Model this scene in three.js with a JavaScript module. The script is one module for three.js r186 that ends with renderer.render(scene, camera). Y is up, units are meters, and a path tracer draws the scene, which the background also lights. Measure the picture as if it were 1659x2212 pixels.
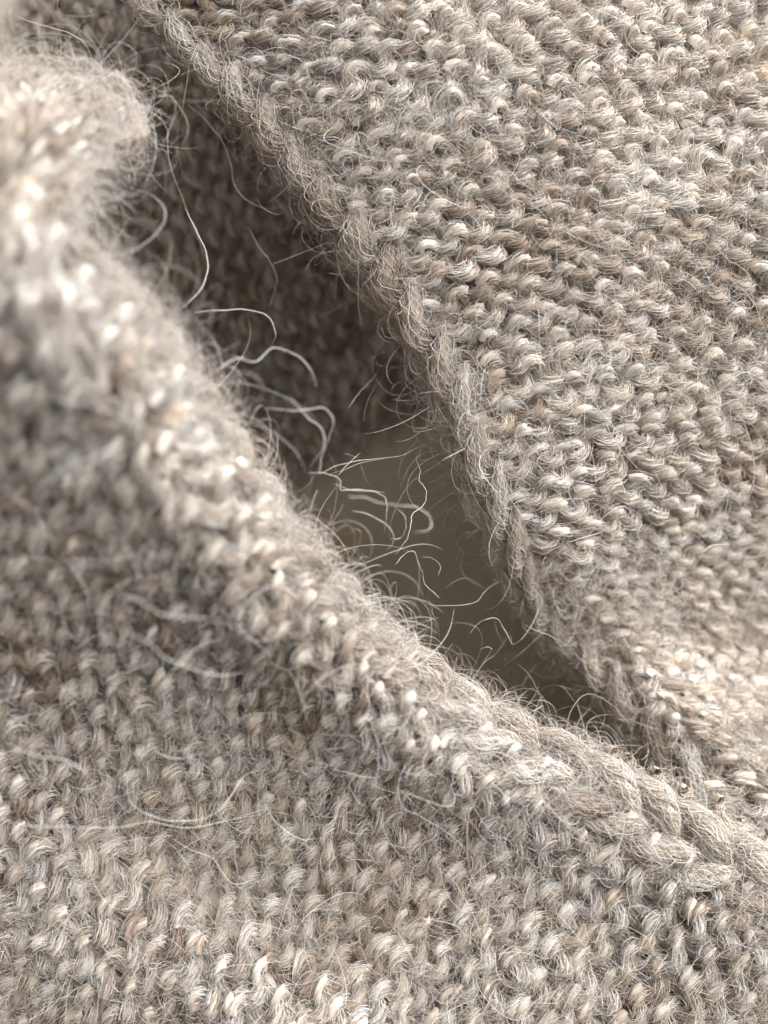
import * as THREE from 'three';
import { RectAreaLightUniformsLib } from 'three/addons/lights/RectAreaLightUniformsLib.js';

/* ------------------------------------------------------------------ camera, light, exposure */
const MM = 0.001;
const scene = new THREE.Scene();
const H = 83;                                     // lens above the plane of focus, mm
const FOV = 63.4;
const camera = new THREE.PerspectiveCamera(FOV, 0.75, 0.002, 6);
camera.position.set(0, H * MM, 0);
camera.up.set(0, 0, -1);
camera.lookAt(0, 0, 0);
camera.focus = (H - 0.5) * MM;
camera.userData.fStop = 12.5;

RectAreaLightUniformsLib.init();
function areaLight(color, intensity, w, h, from, to) {
  const l = new THREE.RectAreaLight(color, intensity, w, h);
  l.position.set(...from); l.lookAt(...to); scene.add(l); return l;
}
// the window beyond the far side of the fabric, a little to one side, and the pale ceiling of the room
areaLight(new THREE.Color(0.995, 0.995, 0.99), 13.4, 0.98, 0.98, [0.58, 0.49, -0.66], [0, 0, 0]);
areaLight(new THREE.Color(1.0, 0.97, 0.92), 0.9, 3.0, 3.0, [0.0, 2.2, 0.3], [0, 0, 0]);

const renderer = new THREE.WebGLRenderer({ antialias: true });
renderer.toneMapping = THREE.LinearToneMapping;
renderer.toneMappingExposure = 1.0;
renderer.shadowMap.enabled = true;

/* ------------------------------------------------------------------ helpers */
function rng(seed) { let a = seed >>> 0; return () => { a = (a + 0x6D2B79F5) | 0; let t = Math.imul(a ^ (a >>> 15), 1 | a); t = (t + Math.imul(t ^ (t >>> 7), 61 | t)) ^ t; return ((t ^ (t >>> 14)) >>> 0) / 4294967296; }; }
const R = rng(20240611);
const rr = (a, b) => a + (b - a) * R();
const gauss = () => (R() + R() + R() + R() - 2) * 1.0;
const TY = Math.tan(FOV * Math.PI / 360), TX = TY * 0.75;
// a direction through the photograph (1659 x 2212 grid) met with the height y, all in mm
function at(px, py, y) { const d = H - y; return new THREE.Vector3((px / 1659 * 2 - 1) * TX * d, y, (py / 2212 * 2 - 1) * TY * d); }
function toPx(p) { const d = H - p.y; return [(p.x / (TX * d) + 1) * 829.5, (p.z / (TY * d) + 1) * 1106]; }
function hash(i, j, k) { let h = Math.imul(i | 0, 374761393) ^ Math.imul(j | 0, 668265263) ^ Math.imul(k | 0, 2147483647 ^ 977); h = Math.imul(h ^ (h >>> 13), 1274126177); return ((h ^ (h >>> 16)) >>> 0) / 4294967296; }
function noise2(x, y, k = 0) {
  const i = Math.floor(x), j = Math.floor(y), fx = x - i, fy = y - j, sx = fx * fx * (3 - 2 * fx), sy = fy * fy * (3 - 2 * fy);
  const a = hash(i, j, k), b = hash(i + 1, j, k), c = hash(i, j + 1, k), d = hash(i + 1, j + 1, k);
  return a + (b - a) * sx + (c - a) * sy + (a - b - c + d) * sx * sy;
}
const V = (x, y, z) => new THREE.Vector3(x, y, z);

// many thin fibres gathered into one geometry
class Fibres {
  constructor() { this.p = []; this.n = []; this.c = []; this.i = []; }
  tube(pts, r, col, sides = 3, taper = 0.25) {
    const N = pts.length; if (N < 2) return;
    const t = V(0, 0, 0), nn = V(0.31, 0.87, 0.38), b = V(0, 0, 0), base = this.p.length / 3;
    for (let k = 0; k < N; k++) {
      t.subVectors(pts[Math.min(N - 1, k + 1)], pts[Math.max(0, k - 1)]).normalize();
      nn.addScaledVector(t, -nn.dot(t)); if (nn.lengthSq() < 1e-6) nn.set(t.y, -t.x, 0.01).addScaledVector(t, -nn.dot(t)); nn.normalize();
      b.crossVectors(t, nn);
      const e = Math.min(1, Math.min(k, N - 1 - k) / Math.max(1, N * 0.2)), rad = r * (taper + (1 - taper) * e), q = pts[k];
      for (let s = 0; s < sides; s++) {
        const a = s / sides * Math.PI * 2, x = Math.cos(a), y = Math.sin(a);
        const nx = nn.x * x + b.x * y, ny = nn.y * x + b.y * y, nz = nn.z * x + b.z * y;
        this.p.push(q.x + nx * rad, q.y + ny * rad, q.z + nz * rad); this.n.push(nx, ny, nz); this.c.push(col[0], col[1], col[2]);
      }
      if (k) for (let s = 0; s < sides; s++) {
        const a = base + (k - 1) * sides + s, a2 = base + (k - 1) * sides + (s + 1) % sides;
        this.i.push(a, a2, a + sides, a2, a2 + sides, a + sides);
      }
    }
  }
  geometry() {
    const g = new THREE.BufferGeometry();
    g.setAttribute('position', new THREE.Float32BufferAttribute(this.p, 3));
    g.setAttribute('normal', new THREE.Float32BufferAttribute(this.n, 3));
    g.setAttribute('color', new THREE.Float32BufferAttribute(this.c, 3));
    g.setIndex(this.i); return g;
  }
}
const taken = {};
function numbered(name) { const k = taken[name] = (taken[name] ?? -1) + 1; return k ? `${name}_${String(k).padStart(3, '0')}` : name; }
function addMesh(name, g, m, parent) { const o = new THREE.Mesh(g, m); o.name = parent === scene ? numbered(name) : name; o.castShadow = o.receiveShadow = true; parent.add(o); return o; }

/* ------------------------------------------------------------------ wool: colours and materials */
const WOOL = [   // linear base colours of single fibres and how common they are
  [[0.735, 0.702, 0.662], 0.35], [[0.603, 0.53, 0.467], 0.25], [[0.46, 0.373, 0.316], 0.20], [[0.64, 0.645, 0.64], 0.09], [[0.60, 0.53, 0.43], 0.04], [[0.20, 0.18, 0.165], 0.07],
];
function woolColour() {
  let x = R(), c = WOOL[0][0];
  for (const [col, w] of WOOL) { if (x < w) { c = col; break; } x -= w; }
  const v = rr(0.86, 1.12);
  return [Math.min(0.85, c[0] * v), Math.min(0.85, c[1] * v), Math.min(0.85, c[2] * v)];
}
const TONES = [[1.12, 1.12, 1.10], [1.02, 1.005, 0.98], [0.92, 0.885, 0.85], [0.79, 0.725, 0.67], [1.0, 1.01, 1.025], [1.04, 0.965, 0.86], [0.64, 0.56, 0.505]];
const toneMats = TONES.map((t) => { const m = new THREE.MeshPhysicalMaterial({ vertexColors: true, roughness: 0.75, ior: 1.45, specularIntensity: 0.6 }); m.color.setRGB(...t); return m; });
const fuzzMat = new THREE.MeshPhysicalMaterial({ vertexColors: true, roughness: 0.7, ior: 1.45, specularIntensity: 0.7 });
const strandMat = new THREE.MeshPhysicalMaterial({ vertexColors: true, roughness: 0.5, ior: 1.5 });
const baseMat = new THREE.MeshStandardMaterial({ roughness: 0.95 }); baseMat.color.setRGB(0.60, 0.53, 0.465);

/* ------------------------------------------------------------------ stitch shapes (mm; x along the row, y along the column, z out of the cloth) */
const SW = 3.7, SH = 2.95, LOOP = 4.9, YR = 0.72;
function bundle(path, yarnR, count, halo, core, seg, fat = () => 1) {
  // path(t) with t in 0..1; fibres wind round it, some leave it
  const F = new Fibres(), P = [], T = [], A = [], B = [], M = 48;
  for (let k = 0; k <= M; k++) P.push(path(k / M));
  let n = V(0.1, 0.2, 1);
  for (let k = 0; k <= M; k++) {
    const t = P[Math.min(M, k + 1)].clone().sub(P[Math.max(0, k - 1)]).normalize();
    n.addScaledVector(t, -n.dot(t)).normalize(); T.push(t); A.push(n.clone()); B.push(t.clone().cross(n));
  }
  const point = (t, r, th) => {
    const f = Math.min(0.9999, Math.max(0, t)) * M, k = Math.floor(f), w = f - k;
    const p = P[k].clone().lerp(P[k + 1], w), a = A[k].clone().lerp(A[k + 1], w), b = B[k].clone().lerp(B[k + 1], w);
    r *= fat(t); return p.addScaledVector(a, r * Math.cos(th)).addScaledVector(b, r * Math.sin(th));
  };
  const twist = 5;
  if (core) {   // the packed middle of the yarn: a fluted, twisted strand whose ridges are bundles of fibre
    const S = 15, K = 22, rad = [], col = [], at0 = F.p.length / 3;
    for (let k = 0; k < S; k++) { rad.push(yarnR * rr(0.42, 0.66)); const w = woolColour(); col.push([0.36 + w[0] * 0.4, 0.318 + w[1] * 0.4, 0.28 + w[2] * 0.4]); }
    for (let k = 0; k <= K; k++) for (let q = 0; q < S; q++) {
      const t = k / K, th = q / S * 6.28319 + twist * t, rk = (n) => rad[(n + S) % S] * (0.9 + 0.2 * hash(k, (n + S) % S, 5)), r = rk(q);
      const p = point(t, r, th), o = point(t, r * 0.5, th), e = point(t, r * 0.5, th + 0.3), ra = p.clone().sub(o).normalize(), ta = e.sub(o).normalize();
      const sl = (rk(q + 1) - rk(q - 1)) / (2 * 6.28319 / S * r), nn = ra.addScaledVector(ta, -sl).normalize(), cc = col[q], v = 0.9 + 0.2 * hash(k, q, 8);
      F.p.push(p.x, p.y, p.z); F.n.push(nn.x, nn.y, nn.z); F.c.push(cc[0] * v, cc[1] * v, cc[2] * v);
      if (k) { const x = at0 + (k - 1) * S + q, y = at0 + (k - 1) * S + (q + 1) % S; F.i.push(x, y, x + S, y, y + S, x + S); }
    }
  }
  for (let f = 0; f < count; f++) {
    const len = rr(0.3, 0.85), t0 = rr(-0.15, 1.1 - len * 0.8), r0 = yarnR * Math.sqrt(rr(0.34, 1.12)), th0 = rr(0, 6.283), ply = rr(0.08, 0.3), ph = rr(0, 6.283), wob = rr(2, 6), lift0 = R() < 0.5 ? rr(0.1, 0.5) : 0, lift1 = R() < 0.5 ? rr(0.1, 0.5) : 0, pts = [];
    for (let k = 0; k <= seg; k++) {
      const q = k / seg, t = t0 + len * q; if (t < 0 || t > 1) continue;
      const th = th0 + twist * t + 0.55 * Math.sin(ph + wob * q * 2);
      const r = r0 * (1 + ply * Math.sin(ph + wob * q)) + lift0 * Math.pow(1 - q, 3) + lift1 * q * q * q;
      pts.push(point(t, r, th));
    }
    if (pts.length > 3) F.tube(pts, rr(0.027, 0.046), woolColour(), 3);
  }
  for (let f = 0; f < halo; f++) {
    const t = rr(0.02, 0.98), th = rr(0, 6.283), p = point(t, yarnR * 0.9, th), c = point(t, 0, 0), out = p.clone().sub(c).normalize();
    const k = Math.floor(t * M), d = T[k].clone().multiplyScalar(R() < 0.5 ? 1 : -1).addScaledVector(out, rr(0.3, 1.4)).normalize();
    F.tube(curl(p, d, rr(0.6, 1.7), 7, rr(0.3, 1.3)), rr(0.018, 0.03), woolColour(), 3);
  }
  return F.geometry();
}
// a loose, crimped wool fibre: bends at a slowly changing rate
function curl(p, d, length, n, bend) {
  const pts = [p.clone()], q = p.clone(), dir = d.clone().normalize(), ax = V(gauss(), gauss(), gauss()).cross(dir).normalize(), step = length / n, wav = rr(0.3, 1.4), ph = rr(0, 6.283);
  for (let k = 0; k < n; k++) {
    ax.add(V(gauss(), gauss(), gauss()).multiplyScalar(0.13)).normalize();
    dir.applyAxisAngle(ax, step * bend * (0.85 + 0.5 * Math.sin(ph + wav * k * step)));
    q.addScaledVector(dir, step); pts.push(q.clone());
  }
  return pts;
}
function purlPath(v) {
  const a = 0.125 * SW * v.a, D = 0.85 * v.d, Hh = LOOP / 2 * v.h;
  return (t) => { const s = (-0.08 + t * 1.16) * 2 * Math.PI; return V(SW * (s / (2 * Math.PI) - 0.5) + a * Math.sin(2 * s) + v.sx * Math.sin(s), -Hh * Math.cos(s) + v.sy * Math.sin(2 * s), D * Math.cos(2 * s) + v.sz * Math.sin(s)); };
}
const stitchShapes = [];
for (let k = 0; k < 9; k++) stitchShapes.push(bundle(purlPath({ a: rr(0.85, 1.25), d: rr(0.8, 1.25), h: rr(0.92, 1.08), sx: rr(-0.18, 0.18), sy: rr(-0.2, 0.2), sz: rr(-0.15, 0.15) }), YR * rr(0.92, 1.1), 110, 16, true, 10));
// slanting loop of the chained edge: x along the edge, y across it
const chainShapes = [];
for (let k = 0; k < 5; k++) {
  const b = rr(0.85, 1.2), e = rr(-0.2, 0.2), lean = rr(0.9, 1.2);
  chainShapes.push(bundle((t) => V(-4.0 + 8.0 * t, lean * (-1.5 + 2.9 * t * t * (3 - 2 * t)) + e * Math.sin(5 * t), b * 1.7 * Math.sin(Math.PI * t) - 1.0), 1.15, 180, 12, true, 12, (t) => 0.5 + 0.55 * Math.sin(Math.PI * Math.min(1, Math.max(0, t)))));
}

/* ------------------------------------------------------------------ cloth: control points read from the photograph, heights in mm */
const cr = (a, b, c, d, t) => 0.5 * (2 * b + (c - a) * t + (2 * a - 5 * b + 4 * c - d) * t * t + (3 * b - a - 3 * c + d) * t * t * t);
function spline(list, f) {
  const n = list.length, k = Math.max(0, Math.min(n - 2, Math.floor(f))), t = f - k, g = (i) => list[Math.max(0, Math.min(n - 1, i))];
  const a = g(k - 1), b = g(k), c = g(k + 1), d = g(k + 2);
  return V(cr(a.x, b.x, c.x, d.x, t), cr(a.y, b.y, c.y, d.y, t), cr(a.z, b.z, c.z, d.z, t));
}
// rows: [[px, py, y] ...] from the rim inwards; returns the cloth as rows of points at even distances
function cloth(ctrl, ref, rowGap) {
  const rows = ctrl.map((r) => r.map((p) => p.isVector3 ? p : at(...p)));
  const cols = rows[0].length, uAt = (u) => { const line = []; for (let c = 0; c < cols; c++) line.push(spline(rows.map((r) => r[c]), u)); return line; };
  // even spacing of rows along the reference column
  const dense = []; let L = 0;
  for (let k = 0; k <= 600; k++) { const u = k / 600 * (rows.length - 1), p = spline(rows.map((r) => r[ref]), u); if (k) L += p.distanceTo(dense[k - 1].p); dense.push({ u, p, L }); }
  const nR = Math.floor(L / rowGap), lines = [];
  for (let i = 0; i <= nR; i++) {
    const want = i * L / nR; let k = dense.findIndex((q) => q.L >= want - 1e-9); if (k < 0) k = 600;
    const line = uAt(dense[k].u), pts = [], cum = [0];
    for (let s = 0; s <= 120; s++) { pts.push(spline(line, s / 120 * (cols - 1))); if (s) cum.push(cum[s - 1] + pts[s].distanceTo(pts[s - 1])); }
    lines.push({ pts, cum, len: cum[120], startAt: cum[Math.round(120 / (cols - 1) * ref)] });
  }
  const pos = (i, s) => {
    i = Math.max(0, Math.min(lines.length - 1.0001, i)); const k = Math.floor(i), f = i - k;
    const one = (l) => { const x = Math.max(0, Math.min(l.len - 1e-6, s)); let lo = 0, hi = 120; while (hi - lo > 1) { const m = (lo + hi) >> 1; if (l.cum[m] <= x) lo = m; else hi = m; } return l.pts[lo].clone().lerp(l.pts[hi], (x - l.cum[lo]) / Math.max(1e-9, l.cum[hi] - l.cum[lo])); };
    const a = one(lines[k]); return f < 1e-6 ? a : a.lerp(one(lines[k + 1]), f);
  };
  const frame = (i, s) => {
    const p = pos(i, s), ts = pos(i, s + 0.8).sub(pos(i, s - 0.8)), i0 = Math.max(0, i - 0.5), i1 = Math.min(lines.length - 1.001, i + 0.5), tu = pos(i1, s).sub(pos(i0, s)).multiplyScalar(1 / (i1 - i0));
    const h = tu.length(); ts.normalize(); const n = ts.clone().cross(tu).normalize();
    return { p, ts, tu: tu.normalize(), n, h };
  };
  let flip = 1; { const f = frame(nR * 0.6, lines[Math.floor(nR * 0.6)].len * 0.5); if (f.n.y < 0) flip = -1; }
  return { lines, nR, pos, frame: (i, s) => { const f = frame(i, s); f.n.multiplyScalar(flip); return f; }, flip };
}
function inFrame(p, m) { const [x, y] = toPx(p); return x > -m && x < 1659 + m && y > -m && y < 2212 + m; }

function knitPanel(name, label, ctrl, o) {
  const root = new THREE.Group(); root.name = numbered(name); scene.add(root);
  const G = o.gauge ?? 1, c = cloth(ctrl, o.ref, SH * G);
  // the body of the cloth under the stitches
  { const g = new THREE.BufferGeometry(), P = [], I = [], nx = 90, ny = c.nR * 2; const at0 = c.lines.map((l) => l.len);
    for (let i = 0; i <= ny; i++) for (let j = 0; j <= nx; j++) { const fi = i / ny * c.nR, L = at0[Math.min(c.nR, Math.round(fi))], f = c.frame(fi, L * j / nx), q = f.p.addScaledVector(f.n, -1.25 + 0.3 * noise2(fi * 1.3, j * 0.7, 5)); P.push(q.x, q.y, q.z); }
    for (let i = 0; i < ny; i++) for (let j = 0; j < nx; j++) { const a = i * (nx + 1) + j; I.push(a, a + 1, a + nx + 1, a + 1, a + nx + 2, a + nx + 1); }
    g.setAttribute('position', new THREE.Float32BufferAttribute(P, 3)); g.setIndex(I); g.computeVertexNormals(); addMesh('cloth_body', g, baseMat, root); }
  // stitches
  const spots = [], Mx = new THREE.Matrix4();
  const place = (f, sx, sy, sz, rot, dx, dy, dz) => {
    const y = f.n.clone().cross(f.ts).normalize(); if (y.dot(f.tu) < 0) y.negate();
    const X = f.ts.clone().multiplyScalar(Math.cos(rot)).addScaledVector(y, Math.sin(rot)), Y = f.tu.clone().multiplyScalar(Math.cos(rot)).addScaledVector(f.ts, -Math.sin(rot));
    const p = f.p.clone().addScaledVector(f.ts, dx).addScaledVector(f.tu, dy).addScaledVector(f.n, dz);
    return new THREE.Matrix4().makeBasis(X.multiplyScalar(sx), Y.multiplyScalar(sy), f.n.clone().multiplyScalar(sz)).setPosition(p);
  };
  for (let i = 1; i < c.nR; i++) {
    const l = c.lines[i];
    for (let j = 0; (o.first + j) * SW * G < l.len - 2; j++) {
      const s = (o.first + j + 0.5) * SW * G + 0.5 * SW * G * noise2(i * 0.31, 3.7, 11) + 1.8 * (noise2(i * 0.23, j * 0.3, 12) - 0.5), f = c.frame(Math.min(c.nR - 0.01, i + 0.7 * (noise2(i * 0.27, j * 0.22, 13) - 0.5)), s);
      if (!inFrame(f.p, 110) || (o.skip && s > o.skip[0] && s < o.skip[1])) continue;
      const k = Math.min(1.5, Math.max(0.6, f.h / SH)), z = Math.min(1.25, 0.5 + 0.5 * k);
      const m = place(f, G * rr(0.92, 1.14), k * rr(0.9, 1.12), G * z * rr(0.8, 1.2), gauss() * 0.16, gauss() * 0.3, gauss() * 0.28, rr(-0.25, 0.3));
      const n1 = noise2(i * 0.9 + 7, j * 0.28, 21 + o.seed) * 0.6 + noise2(i * 0.5, j * 0.4, 31 + o.seed) * 0.4 + gauss() * 0.12;
      let tone = n1 < 0.3 ? 3 : n1 < 0.42 ? 2 : n1 < 0.57 ? 1 : n1 < 0.68 ? 0 : 4;
      const x = hash(i, j, 77 + o.seed); if (x < 0.04) tone = 5; else if (x < 0.09) tone = 6;
      if (o.seed === 3 && !((q) => q[0] > 60 && q[0] < 1000 && q[1] > -60 && q[1] < 1060 && q[0] - 0.75 * q[1] < 620 && q[0] - 0.75 * q[1] > -260)(toPx(f.p))) continue;
      spots.push({ m, tone, v: Math.floor(R() * stitchShapes.length), score: (inFrame(f.p, 30) ? 1000 : 0) + f.p.y + (f.n.y < 0.05 ? -500 : 0) });
    }
  }
  spots.sort((a, b) => b.score - a.score);
  spots.slice(0, 300).forEach((s) => { const me = addMesh('stitch', stitchShapes[s.v], toneMats[s.tone], root); me.applyMatrix4(s.m); me.matrixAutoUpdate = false; me.matrix.copy(s.m); });
  const rest = spots.slice(300);
  if (rest.length) {
    const im = new THREE.InstancedMesh(stitchShapes[0], toneMats[1], rest.length); im.name = 'stitch_mass'; im.userData.kind = 'stuff'; im.castShadow = im.receiveShadow = true;
    const tint = new THREE.Color(); rest.forEach((s, k) => { im.setMatrixAt(k, s.m); im.setColorAt(k, tint.setRGB(...TONES[s.tone])); }); root.add(im);
  }
  // chained rim
  if (o.chain) for (const ch of o.chain) {
    let L = 0, prev = null, next = 0;
    for (let i = 0; i <= c.nR; i += 0.05) {
      const p = c.pos(i, ch.at(i / c.nR)); if (prev) L += p.distanceTo(prev); prev = p;
      if (L < next) continue; next += ch.gap * rr(0.92, 1.08);
      const f = c.frame(i, ch.at(i / c.nR)); if (!inFrame(f.p, 200)) continue;
      const e = { p: f.p, ts: f.tu, tu: f.ts.clone().multiplyScalar(ch.side), n: f.n }, k = ch.scale(i / c.nR);
      const m = place(e, k * rr(0.92, 1.12), k * rr(0.85, 1.2), k * rr(0.85, 1.15), gauss() * 0.1, gauss() * 0.4, gauss() * 0.2, ch.lift + gauss() * 0.15);
      const me = addMesh('edge_stitch', chainShapes[Math.floor(R() * chainShapes.length)], toneMats[[0, 1, 1, 2, 2, 3][Math.floor(R() * 6)]], root);
      me.matrixAutoUpdate = false; me.matrix.copy(m);
    }
  }
  // loose fuzz lying over and standing off the cloth
  const F = new Fibres(); let made = 0, tries = 0;
  while (made < o.fuzz && tries++ < o.fuzz * 9) {
    const i = rr(0, c.nR), L = c.lines[Math.round(i)].len, s = rr(o.fuzzFrom ?? 0, L), f = c.frame(i, s); if (!inFrame(f.p, 120) || noise2(f.p.x * 0.16, f.p.z * 0.16, 41) + 0.35 * gauss() < (i > c.nR * 0.6 && s < 16 && o.chain ? 0.62 : 0.42)) continue;
    made++;
    const a = rr(0, 6.283), long = R() < 0.05, up = long ? rr(0.1, 0.9) : rr(-0.1, 0.75) , d = f.ts.clone().multiplyScalar(Math.cos(a)).addScaledVector(f.tu, Math.sin(a)).addScaledVector(f.n, up);
    const p = f.p.addScaledVector(f.n, rr(0.1, 1.25)).addScaledVector(f.ts, gauss());
    F.tube(curl(p, d, long ? rr(6, 15) : rr(1.6, 6.5), long ? 18 : 8, long ? rr(0.12, 0.5) : rr(0.4, 1.5)), long ? rr(0.015, 0.026) : rr(0.011, 0.021), woolColour(), 3);
  }
  // the halo that stands out from the rim
  const clumps = []; for (let k = 0; k < (o.halo ?? 0) / 9; k++) clumps.push([rr(0, c.nR), rr(o.haloFrom, o.haloTo), gauss(), rr(0.3, 1.2), rr(-0.1, 1.1)]);
  for (let k = 0; k < (o.halo ?? 0); k++) {
    const q = clumps[Math.floor(R() * R() * clumps.length)], i = q[0] + gauss() * 0.5, s = q[1] + gauss() * 0.8; if (i < 0 || i > c.nR || (i > c.nR * 0.6 && R() < 0.4) || (i < c.nR * 0.25 && R() < 0.25)) continue;   // the halo is thinner along the tight end of the rim
    const f = c.frame(i, s); if (!inFrame(f.p, 60)) continue;
    const d = f.n.clone().multiplyScalar(q[3] + gauss() * 0.2).addScaledVector(f.ts, -q[4] + gauss() * 0.3).addScaledVector(f.tu, q[2] + gauss() * 0.5), big = R() < 0.12;
    F.tube(curl(f.p.addScaledVector(f.n, rr(0, 0.9)), d, big ? rr(6, 14) : rr(1.6, 6), big ? 20 : 10, big ? rr(0.25, 0.8) : rr(0.5, 1.6)), rr(0.010, 0.020), woolColour(), 3);
  }
  const fz = addMesh('wool_fuzz', F.geometry(), fuzzMat, root); fz.userData.kind = 'stuff';
  root.scale.setScalar(MM); root.userData = { label, category: 'knitwear' };
  return root;
}

/* ------------------------------------------------------------------ the table */
const TABLE = -36;
{
  const n = 256, data = new Uint8Array(n * n * 4);
  for (let y = 0; y < n; y++) for (let x = 0; x < n; x++) { const v = 0.94 + 0.06 * (noise2(x / 3, y / 3, 1) * 0.5 + noise2(x / 17, y / 17, 2) * 0.5) + (hash(x, y, 9) - 0.5) * 0.03, k = (y * n + x) * 4; data[k] = 204 * v; data[k + 1] = 195 * v; data[k + 2] = 178 * v; data[k + 3] = 255; }
  const tex = new THREE.DataTexture(data, n, n); tex.colorSpace = THREE.SRGBColorSpace; tex.wrapS = tex.wrapT = THREE.RepeatWrapping; tex.repeat.set(12, 12); tex.magFilter = THREE.LinearFilter; tex.minFilter = THREE.LinearMipmapLinearFilter; tex.generateMipmaps = true; tex.needsUpdate = true;
  const g = new THREE.BoxGeometry(0.8, 0.02, 0.8);
  const t = addMesh('table_surface', g, new THREE.MeshStandardMaterial({ map: tex, roughness: 0.7 }), scene); t.position.set(0, (TABLE - 10) * MM, 0);
  t.userData = { label: 'smooth beige table surface seen through the gap between the knitted edges', category: 'table', kind: 'structure' };
}

/* ------------------------------------------------------------------ the three layers of knitting */
const rightRows = [
  [[-240, -400, -12], [-250, -400, -8], [-150, -470, -1], [100, -640, 0], [500, -880, -1], [1000, -1150, -8], [1600, -1450, -34]],  // unseen extra row, added to cast shade on the inner layer at top left
  [[60, -150, -12], [60, -150, -8], [160, -230, -1], [400, -400, 0], [800, -640, -1], [1300, -900, -4], [1900, -1200, -34]],
  [[330, 60, -14], [300, 50, -8], [400, -20, -1], [620, -150, 1], [950, -330, -1], [1400, -550, -8], [2000, -840, -34]],
  [[505, 250, -14], [470, 240, -8], [585, 170, 0], [830, 40, 2], [1180, -130, -2], [1650, -340, -10], [2250, -620, -34]],
  [[655, 430, -14], [620, 420, -8], [735, 360, 0.5], [990, 230, 2], [1340, 80, -1], [1850, -100, -11], [2450, -330, -34]],
  [[790, 610, -13], [760, 600, -7], [865, 540, 0.5], [1120, 420, 2], [1480, 290, -2], [2000, 130, -11], [2600, -40, -34]],
  [[910, 800, -13], [880, 790, -7], [985, 735, 0.5], [1230, 620, 1.5], [1590, 510, -2], [2100, 380, -8], [2700, 240, -34]],
  [[1015, 1020, -14], [990, 1010, -8], [1085, 950, 0], [1320, 860, -1], [1670, 770, -5], [2150, 680, -10], [2750, 580, -34]],
  [[1105, 1210, -16], [1080, 1200, -10], [1165, 1140, -3], [1390, 1080, -5], [1720, 1010, -10], [2200, 950, -14], [2800, 900, -34]],
  [[1195, 1340, -20], [1170, 1330, -14], [1250, 1275, -8], [1450, 1250, -12], [1770, 1220, -16], [2250, 1200, -18], [2850, 1180, -34]],
  [[1290, 1440, -21], [1265, 1435, -15], [1340, 1390, -10], [1530, 1400, -15], [1830, 1400, -18], [2300, 1400, -20], [2900, 1400, -34]],
  [[1385, 1545, -18], [1360, 1540, -12], [1430, 1500, -7], [1600, 1530, -11], [1900, 1550, -15], [2350, 1570, -18], [2900, 1600, -34]],
  [[1495, 1685, -15], [1470, 1680, -9], [1545, 1635, -5], [1720, 1680, -8], [2000, 1710, -11], [2400, 1760, -15], [2900, 1820, -34]],
  [[1665, 1890, -14], [1640, 1880, -9], [1700, 1830, -6], [1900, 1870, -8], [2150, 1930, -10], [2500, 2000, -15], [2950, 2100, -34]],
  [[1865, 2110, -14], [1840, 2100, -9], [1910, 2060, -6], [2100, 2090, -8], [2350, 2160, -10], [2700, 2240, -15], [3100, 2350, -34]],
];
const leftRows = [
  [[-320, 230, 2], [-300, 120, 8], [-380, 210, 16], [-520, 330, 24], [-750, 640, 24], [-1000, 1000, 20], [-1400, 1500, -34]],
  [[60, 240, 2], [85, 145, 9], [40, 210, 17], [-70, 310, 26], [-320, 650, 29], [-620, 1050, 26], [-1100, 1600, -34]],
  [[260, 310, 0], [330, 225, 6], [240, 255, 13], [70, 370, 25], [-200, 720, 30], [-520, 1120, 26], [-1000, 1700, -34]],
  [[150, 500, 12], [205, 400, 21], [140, 470, 28], [10, 660, 29], [-230, 990, 24], [-500, 1380, 18], [-950, 1900, -34]],
  [[350, 770, 8], [420, 690, 16], [345, 765, 24], [180, 970, 22.5], [-60, 1300, 14], [-340, 1680, 6], [-750, 2200, -34]],
  [[570, 1080, 3], [640, 1005, 11], [565, 1075, 18], [395, 1275, 14], [165, 1580, 5.5], [-110, 1950, -1], [-500, 2450, -34]],
  [[790, 1370, -4], [855, 1300, 4], [780, 1365, 10.6], [620, 1560, 4.8], [415, 1840, -2], [170, 2180, -0.5], [-200, 2700, -34]],
  [[1030, 1580, -6], [1090, 1505, 0], [1025, 1580, 5.5], [890, 1770, 1], [705, 2030, -1.5], [490, 2340, 1.5], [150, 2850, -34]],
  [[1320, 1720, -6], [1370, 1645, -1.5], [1310, 1735, 2.2], [1190, 1920, 0], [1010, 2180, 0.5], [790, 2510, 0], [450, 3000, -34]],
  [[1600, 1920, -6], [1659, 1845, -2], [1600, 1935, 1.2], [1480, 2130, 0.3], [1300, 2400, 0], [1080, 2740, 0], [750, 3200, -34]],
  [[1890, 2130, -6], [1950, 2060, -2], [1890, 2150, 2], [1770, 2350, 0], [1590, 2620, 0], [1370, 2950, 0], [1050, 3400, -34]],
];
const innerRows = [
  [[200, 1350, -34], [180, 1180, -32], [60, 900, -28], [-50, 600, -24], [-150, 300, -22], [-250, 0, -22]],
  [[480, 1150, -34], [440, 1060, -31], [330, 800, -28], [230, 520, -26], [130, 230, -24], [30, -60, -23]],
  [[715, 1010, -34.5], [690, 940, -32], [570, 680, -28], [470, 420, -26], [370, 150, -25], [260, -150, -24]],
  [[955, 860, -34.5], [930, 800, -32], [800, 540, -29], [690, 290, -27], [580, 20, -26], [470, -260, -24]],
  [[1230, 690, -34.5], [1200, 640, -33], [1080, 380, -30], [960, 130, -27], [850, -140, -24], [740, -400, -20]],
  [[1500, 500, -34.5], [1480, 460, -34], [1360, 210, -33], [1250, -40, -30], [1130, -300, -26], [1000, -560, -22]],
];
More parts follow.
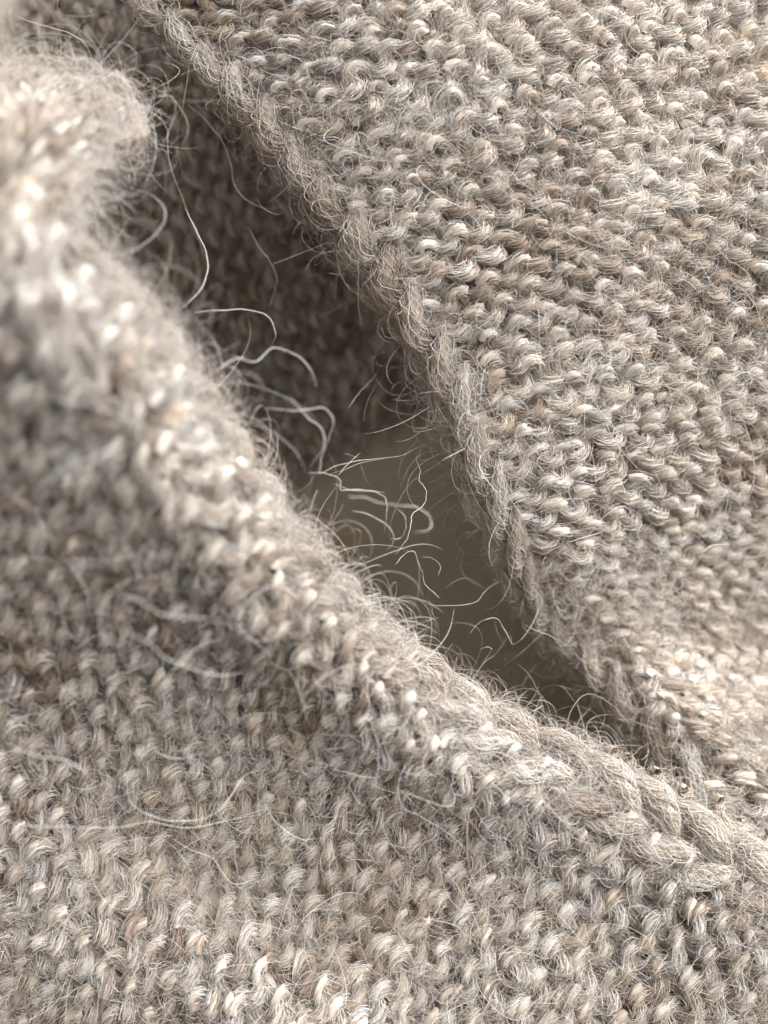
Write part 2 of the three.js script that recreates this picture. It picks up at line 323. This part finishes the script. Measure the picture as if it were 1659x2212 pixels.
[[1, -45, 15], [2, -45, 15], [3, -100, 42], [4, -76, 60], [5, -86, 66], [6, -66, 52], [7, -38, 42], [8, -12, 26]].forEach(([r, dx, dy]) => { for (let c = 0; c < 3; c++) { leftRows[r][c][0] += dx; leftRows[r][c][1] += dy; } });
rightRows.forEach((r, k) => { const f = k < 7 ? 0.58 : k === 7 ? 0.7 : k === 8 ? 0.85 : 1, a = r[1].slice(), c = r[2];   // the rim rolls under itself
  if (f < 1) { r[1] = [c[0] + (a[0] - c[0]) * f, c[1] + (a[1] - c[1]) * f, c[2] - 4.5]; r[0] = [c[0] + (a[0] - c[0]) * (f - 0.4), c[1] + (a[1] - c[1]) * (f - 0.4), c[2] - 10]; } });
const rim = (v) => () => v;
const right = knitPanel('knitted_panel', 'grey beige wool knitted panel with rolled edge, sloping down to the shaded gap', rightRows,
  { ref: 2, first: 0, skip: [5, 12], gauge: 0.9, seed: 1, fuzz: 17000, halo: 8000, haloFrom: 2, haloTo: 13, chain: [
    { at: rim(7.4), side: 1, gap: 5.0, lift: 0.5, scale: (u) => u < 0.7 ? 0.95 : 1.06 }, { at: rim(10.2), side: -1, gap: 5.0, lift: 0.7, scale: (u) => 1.06 } ] });
const left = knitPanel('knitted_panel', 'humped wool knitted panel with thick braided edge, lying over the other panel', leftRows,
  { ref: 2, first: 0, skip: [6.5, 13.9], seed: 2, fuzz: 16000, halo: 13000, haloFrom: 6, haloTo: 16, chain: [
    { at: rim(9.8), side: 1, gap: 5.6, lift: 0.6, scale: (u) => u < 0.5 ? 0.72 : u < 0.62 ? 0.86 : 1.0 }, { at: rim(13.2), side: -1, gap: 5.0, lift: 0.35, scale: (u) => u < 0.5 ? 0.7 : 0.86 } ] });
const inner = knitPanel('knitted_panel', 'inner knitted layer lying on the table inside the gap between both edges', innerRows,
  { ref: 2, first: 0, seed: 3, fuzz: 3500, halo: 500, haloFrom: 0, haloTo: 5 });

/* ------------------------------------------------------------------ single stray fibres that can be told apart */
const q1 = (x0, y0, k) => (x, y) => [x0 + x * k, y0 + y * k];
const zA = q1(0, 0, 0.5), zB = q1(829.5, 0, 0.5), zC = q1(0, 737, 0.5), zD = q1(829.5, 737, 0.5), zE = q1(0, 1474.6, 0.5), zG = q1(713, 823, 0.3637);
function stray(parent, z, list, h0, h1, r, col) {
  const pts = list.map(([x, y], k) => { const [px, py] = z(x, y); return at(px, py, h0 + (h1 - h0) * k / (list.length - 1) + 0.5 * Math.sin(k * 1.7 + h0)); });
  const curve = new THREE.CatmullRomCurve3(pts, false, 'centripetal'), F = new Fibres();
  const fine = curve.getPoints(Math.max(24, list.length * 8)), k1 = rr(0.5, 1.1), k2 = rr(0, 6), k3 = rr(0.01, 0.035);
  fine.forEach((p, k) => { p.x += k3 * Math.sin(k * k1 + k2); p.z += k3 * Math.cos(k * k1 * 0.8 + k2 * 2); p.y += k3 * Math.sin(k * k1 * 1.3); });
  F.tube(fine, r > 0.085 ? 0.022 + r * 0.10 : r * 0.46, col, 5, 0.35);
  addMesh('stray_fibre', F.geometry(), strandMat, parent);
}
const WHITE = [0.735, 0.705, 0.665], CREAM = [0.60, 0.53, 0.465], TAN = [0.50, 0.36, 0.25], GREY = [0.5, 0.5, 0.5], DARK = [0.20, 0.18, 0.165];
[
  [right, zA, [[830, 150], [815, 300], [790, 460], [765, 600], [790, 770]], 4, -6, 0.10, TAN],
  [right, zA, [[800, 450], [740, 530], [724, 640], [750, 760], [790, 860], [820, 940], [860, 1040], [890, 1120]], -3, -8, 0.05, WHITE],
  [right, zA, [[810, 450], [880, 510], [930, 570], [956, 600], [1000, 720], [1010, 790], [1060, 860], [1150, 900], [1320, 874]], -3, -6, 0.075, WHITE],
  [right, zA, [[1080, 400], [1100, 460], [1132, 500], [1134, 570], [1100, 610], [1104, 650], [1140, 668], [1176, 656], [1178, 620], [1160, 600]], -1, -4, 0.055, WHITE],
  [right, zA, [[1070, 980], [1090, 1015], [1120, 1070], [1160, 1120], [1196, 1200], [1180, 1280], [1160, 1330]], -4, -9, 0.10, WHITE],
  [right, zA, [[1180, 1140], [1300, 1095], [1420, 1050], [1480, 1075], [1560, 1130], [1600, 1230], [1650, 1360]], -4, -1, 0.07, WHITE],
  [right, zA, [[890, 280], [900, 260], [950, 258], [985, 270]], -2, -2, 0.04, WHITE],
  [right, zA, [[1320, 1170], [1340, 1130], [1400, 1090], [1500, 1080]], -3, -1, 0.05, WHITE],
  [left, zA, [[70, 70], [150, 100], [260, 130], [340, 165], [370, 195]], -4, 2, 0.08, WHITE],
  [left, zA, [[430, 590], [520, 560], [580, 510], [600, 450], [560, 420], [510, 425]], 10, 6, 0.06, CREAM],
  [left, zA, [[800, 900], [850, 1000], [890, 1090], [895, 1180], [860, 1260], [790, 1330]], 2, 10, 0.12, WHITE],
  [left, zA, [[840, 1350], [960, 1340], [1080, 1340], [1160, 1370], [1190, 1440], [1170, 1500]], 8, 4, 0.07, WHITE],
  [left, zC, [[490, 1090], [600, 1120], [700, 1180], [820, 1195], [910, 1195]], 26, 22, 0.13, WHITE],
  [left, zC, [[480, 1130], [570, 1260], [640, 1300], [720, 1370], [850, 1420], [950, 1445], [1050, 1430]], 26, 15, 0.09, WHITE],
  [left, zC, [[200, 590], [340, 540], [460, 480], [520, 440]], 36, 31, 0.20, WHITE],
  [left, zC, [[300, 965], [360, 960], [420, 960]], 33, 31, 0.16, WHITE],
  [left, zC, [[520, 830], [560, 920], [600, 1010], [600, 1060]], 26, 24, 0.08, WHITE],
  [left, zC, [[1000, 60], [1100, 90], [1180, 30], [1280, 60], [1340, 120], [1370, 200]], 14, 11, 0.12, WHITE],
  [left, zC, [[1150, 290], [1290, 300], [1400, 290], [1440, 340], [1420, 420], [1390, 500], [1380, 580]], 15, 11, 0.14, WHITE],
  [left, zC, [[1250, 240], [1330, 330], [1390, 380], [1400, 450], [1340, 540]], 15, 12, 0.11, WHITE],
  [left, zC, [[930, 130], [1010, 80], [1060, 70]], 16, 14, 0.08, WHITE],
  [left, zC, [[1330, 570], [1400, 570], [1470, 600], [1470, 640], [1540, 640], [1660, 655]], 9, 5, 0.05, WHITE],
  [left, zC, [[1380, 575], [1450, 540], [1560, 515], [1659, 505]], 6, 2, 0.04, WHITE],
  [left, zG, [[0, 555], [100, 520], [190, 485], [320, 460], [430, 440], [510, 400], [600, 350]], 2, -4, 0.04, CREAM],
  [left, zG, [[520, 425], [515, 470], [535, 530], [530, 590], [570, 650], [560, 730], [490, 790], [480, 850], [460, 930], [390, 1030]], -4, 3, 0.06, WHITE],
  [left, zG, [[100, 690], [200, 690], [300, 725], [430, 740], [540, 760], [600, 830], [590, 880], [500, 900]], 15, 14, 0.09, WHITE],
  [left, zG, [[130, 770], [220, 790], [300, 830], [360, 880], [375, 960], [340, 1000]], 10, 7, 0.06, WHITE],
  [left, zG, [[20, 610], [140, 650], [260, 655], [330, 700], [335, 800], [320, 900]], 8, 6, 0.05, WHITE],
  [left, zG, [[400, 760], [440, 800], [450, 870], [420, 930], [360, 940]], 6, 5, 0.05, WHITE],
  [left, zG, [[390, 1090], [430, 1040], [470, 1012], [500, 1015], [520, 1070], [550, 1140]], 3, 1, 0.055, WHITE],
  [left, zG, [[80, 430], [160, 455], [180, 490], [210, 580], [240, 620]], 2, -6, 0.035, CREAM],
  [left, zG, [[50, 560], [100, 500], [180, 425]], 4, -2, 0.04, WHITE],
  [left, zG, [[550, 1130], [560, 1200], [620, 1260], [650, 1290]], 1, 0, 0.05, WHITE],
  [left, zG, [[640, 1160], [655, 1100], [600, 1050], [540, 1045]], 1, 0, 0.04, CREAM],
  [left, zG, [[690, 1230], [740, 1190], [800, 1170], [860, 1190], [900, 1220], [920, 1260], [970, 1280]], -3, -9, 0.03, CREAM],
  [left, zG, [[570, 1330], [700, 1335], [860, 1315], [920, 1250], [970, 1210], [1050, 1175]], -1, -6, 0.04, WHITE],
  [left, zG, [[880, 1600], [930, 1580], [960, 1590], [930, 1640], [900, 1690]], -1, -2, 0.04, WHITE],
  [left, zG, [[830, 1500], [880, 1440], [930, 1415], [990, 1410], [1020, 1450], [1060, 1520], [1085, 1570]], -2, -4, 0.045, WHITE],
  [right, zG, [[870, 700], [890, 740], [960, 775], [1090, 770]], -5, -2, 0.05, CREAM],
  [right, zG, [[860, 680], [800, 700], [720, 760], [680, 830], [680, 885], [720, 885], [760, 870]], -6, -9, 0.035, CREAM],
  [right, zG, [[970, 960], [1020, 1030], [1100, 1110], [1170, 1190], [1220, 1250], [1260, 1300], [1240, 1360], [1190, 1460], [1130, 1540], [1080, 1560], [1075, 1500]], -5, -6, 0.06, WHITE],
  [right, zG, [[1245, 1140], [1225, 1250], [1235, 1360]], -4, -5, 0.05, WHITE],
  [right, zG, [[1160, 1450], [1220, 1480], [1300, 1510], [1350, 1540]], -6, -6, 0.05, WHITE],
  [right, zG, [[110, 160], [150, 100], [190, 50], [240, 0], [290, -60]], -4, -6, 0.09, WHITE],
  [right, zG, [[640, 360], [560, 380], [530, 440], [540, 470], [600, 450], [650, 400]], -3, -5, 0.035, CREAM],
  [right, zG, [[640, 470], [660, 520], [700, 560], [760, 590], [820, 600]], -6, -6, 0.03, CREAM],
  [right, zG, [[640, 0], [650, 70], [680, 110], [640, 150], [620, 220], [590, 270]], 1, -4, 0.07, WHITE],
  [right, zG, [[500, 290], [560, 280], [600, 290], [640, 270], [690, 268]], -2, -3, 0.06, WHITE],
  [right, zG, [[820, 110], [830, 190], [870, 220], [960, 225], [1030, 190]], 2, 3, 0.06, WHITE],
  [right, zG, [[720, 0], [730, 90], [740, 150], [800, 150], [850, 110]], 2, 3, 0.06, WHITE],
  [right, zD, [[1060, -20], [1160, 0], [1240, 20], [1290, 70], [1310, 130], [1250, 180], [1170, 180], [1100, 110], [1085, 60]], 3, 3, 0.05, CREAM],
  [right, zD, [[1060, 110], [1200, 95], [1320, 110], [1500, 127]], 2, 1, 0.045, CREAM],
  [right, zD, [[1320, 170], [1310, 330], [1270, 450], [1230, 540]], 1, 1, 0.05, CREAM],
  [right, zD, [[1659, 180], [1560, 135], [1510, 160], [1450, 230], [1450, 330]], 4, 1, 0.06, WHITE],
  [right, zD, [[860, 150], [920, 280], [1000, 380], [1060, 490]], 3, 1, 0.05, WHITE],
  [right, zD, [[1520, 880], [1430, 880], [1390, 900], [1340, 960], [1300, 950], [1300, 910], [1340, 880]], -2, -3, 0.07, WHITE],
  [right, zD, [[1400, 1140], [1410, 1220], [1450, 1270], [1530, 1310], [1580, 1350]], -9, -12, 0.06, CREAM],
  [right, zD, [[790, 870], [860, 850], [950, 820]], 0, -1, 0.06, WHITE],
  [right, zB, [[1500, 1130], [1570, 1180], [1600, 1310], [1660, 1460]], 6, 2, 0.06, CREAM],
  [right, zB, [[760, 990], [860, 1040], [980, 1080]], 4, 4, 0.05, WHITE],
  [right, zB, [[830, 860], [810, 830], [840, 480], [800, 420]], 5, 4, 0.035, GREY],
  [right, zB, [[1460, 500], [1470, 600], [1520, 650], [1600, 690]], 4, 2, 0.04, CREAM],
  [right, zB, [[1080, 560], [1090, 700], [1110, 860]], 5, 4, 0.045, CREAM],
  [right, zB, [[180, 330], [190, 450], [230, 560]], 5, 4, 0.05, WHITE],
  [left, zE, [[-40, 580], [110, 615], [300, 625], [500, 625], [600, 610], [640, 600], [780, 625], [880, 620], [1000, 590], [1130, 570]], 15, 6, 0.06, WHITE],
  [left, zE, [[550, 510], [620, 560], [700, 590], [800, 598], [900, 580], [960, 540], [1010, 470], [1060, 400], [1160, 375]], 12, 8, 0.07, WHITE],
  [left, zE, [[0, 220], [60, 280], [180, 320], [280, 335], [350, 370], [410, 440]], 20, 15, 0.09, WHITE],
  [left, zE, [[1140, 520], [1190, 600], [1250, 650], [1320, 680], [1370, 670]], 5, 4, 0.06, WHITE],
  [left, zE, [[630, 250], [680, 300], [740, 328], [820, 320], [880, 300]], 14, 12, 0.06, WHITE],
  [left, zE, [[1440, 370], [1540, 400], [1620, 410], [1670, 395]], 6, 5, 0.055, WHITE],
  [left, zE, [[700, 640], [820, 720], [920, 760], [960, 820], [1010, 870], [1100, 850]], 7, 5, 0.055, WHITE],
  [left, zE, [[650, 740], [680, 820], [670, 880], [640, 930]], 7, 5, 0.045, WHITE],
  [left, zE, [[880, 1250], [1000, 1225], [1100, 1215], [1210, 1203]], 4, 3, 0.05, WHITE],
  [left, zE, [[1080, 700], [1120, 745], [1160, 740], [1168, 690]], 5, 4, 0.045, CREAM],
  [left, q1(829.5, 1474.6, 0.5), [[255, 1130], [270, 1180], [330, 1200], [390, 1180], [405, 1130], [370, 1100]], 4, 3, 0.04, DARK],
  [left, q1(829.5, 1474.6, 0.5), [[660, 460], [700, 520], [760, 590], [830, 650]], 5, 4, 0.05, WHITE],
  [left, q1(829.5, 1474.6, 0.5), [[1060, 800], [1050, 900], [1060, 980], [1010, 1060], [960, 1090]], 4, 3, 0.05, WHITE],
  [left, q1(829.5, 1474.6, 0.5), [[880, 1060], [940, 1040], [1060, 1060], [1140, 1110], [1150, 1190], [1100, 1240], [1010, 1230]], 4, 3, 0.045, CREAM],
].forEach((a) => stray(...a));

renderer.render(scene, camera);
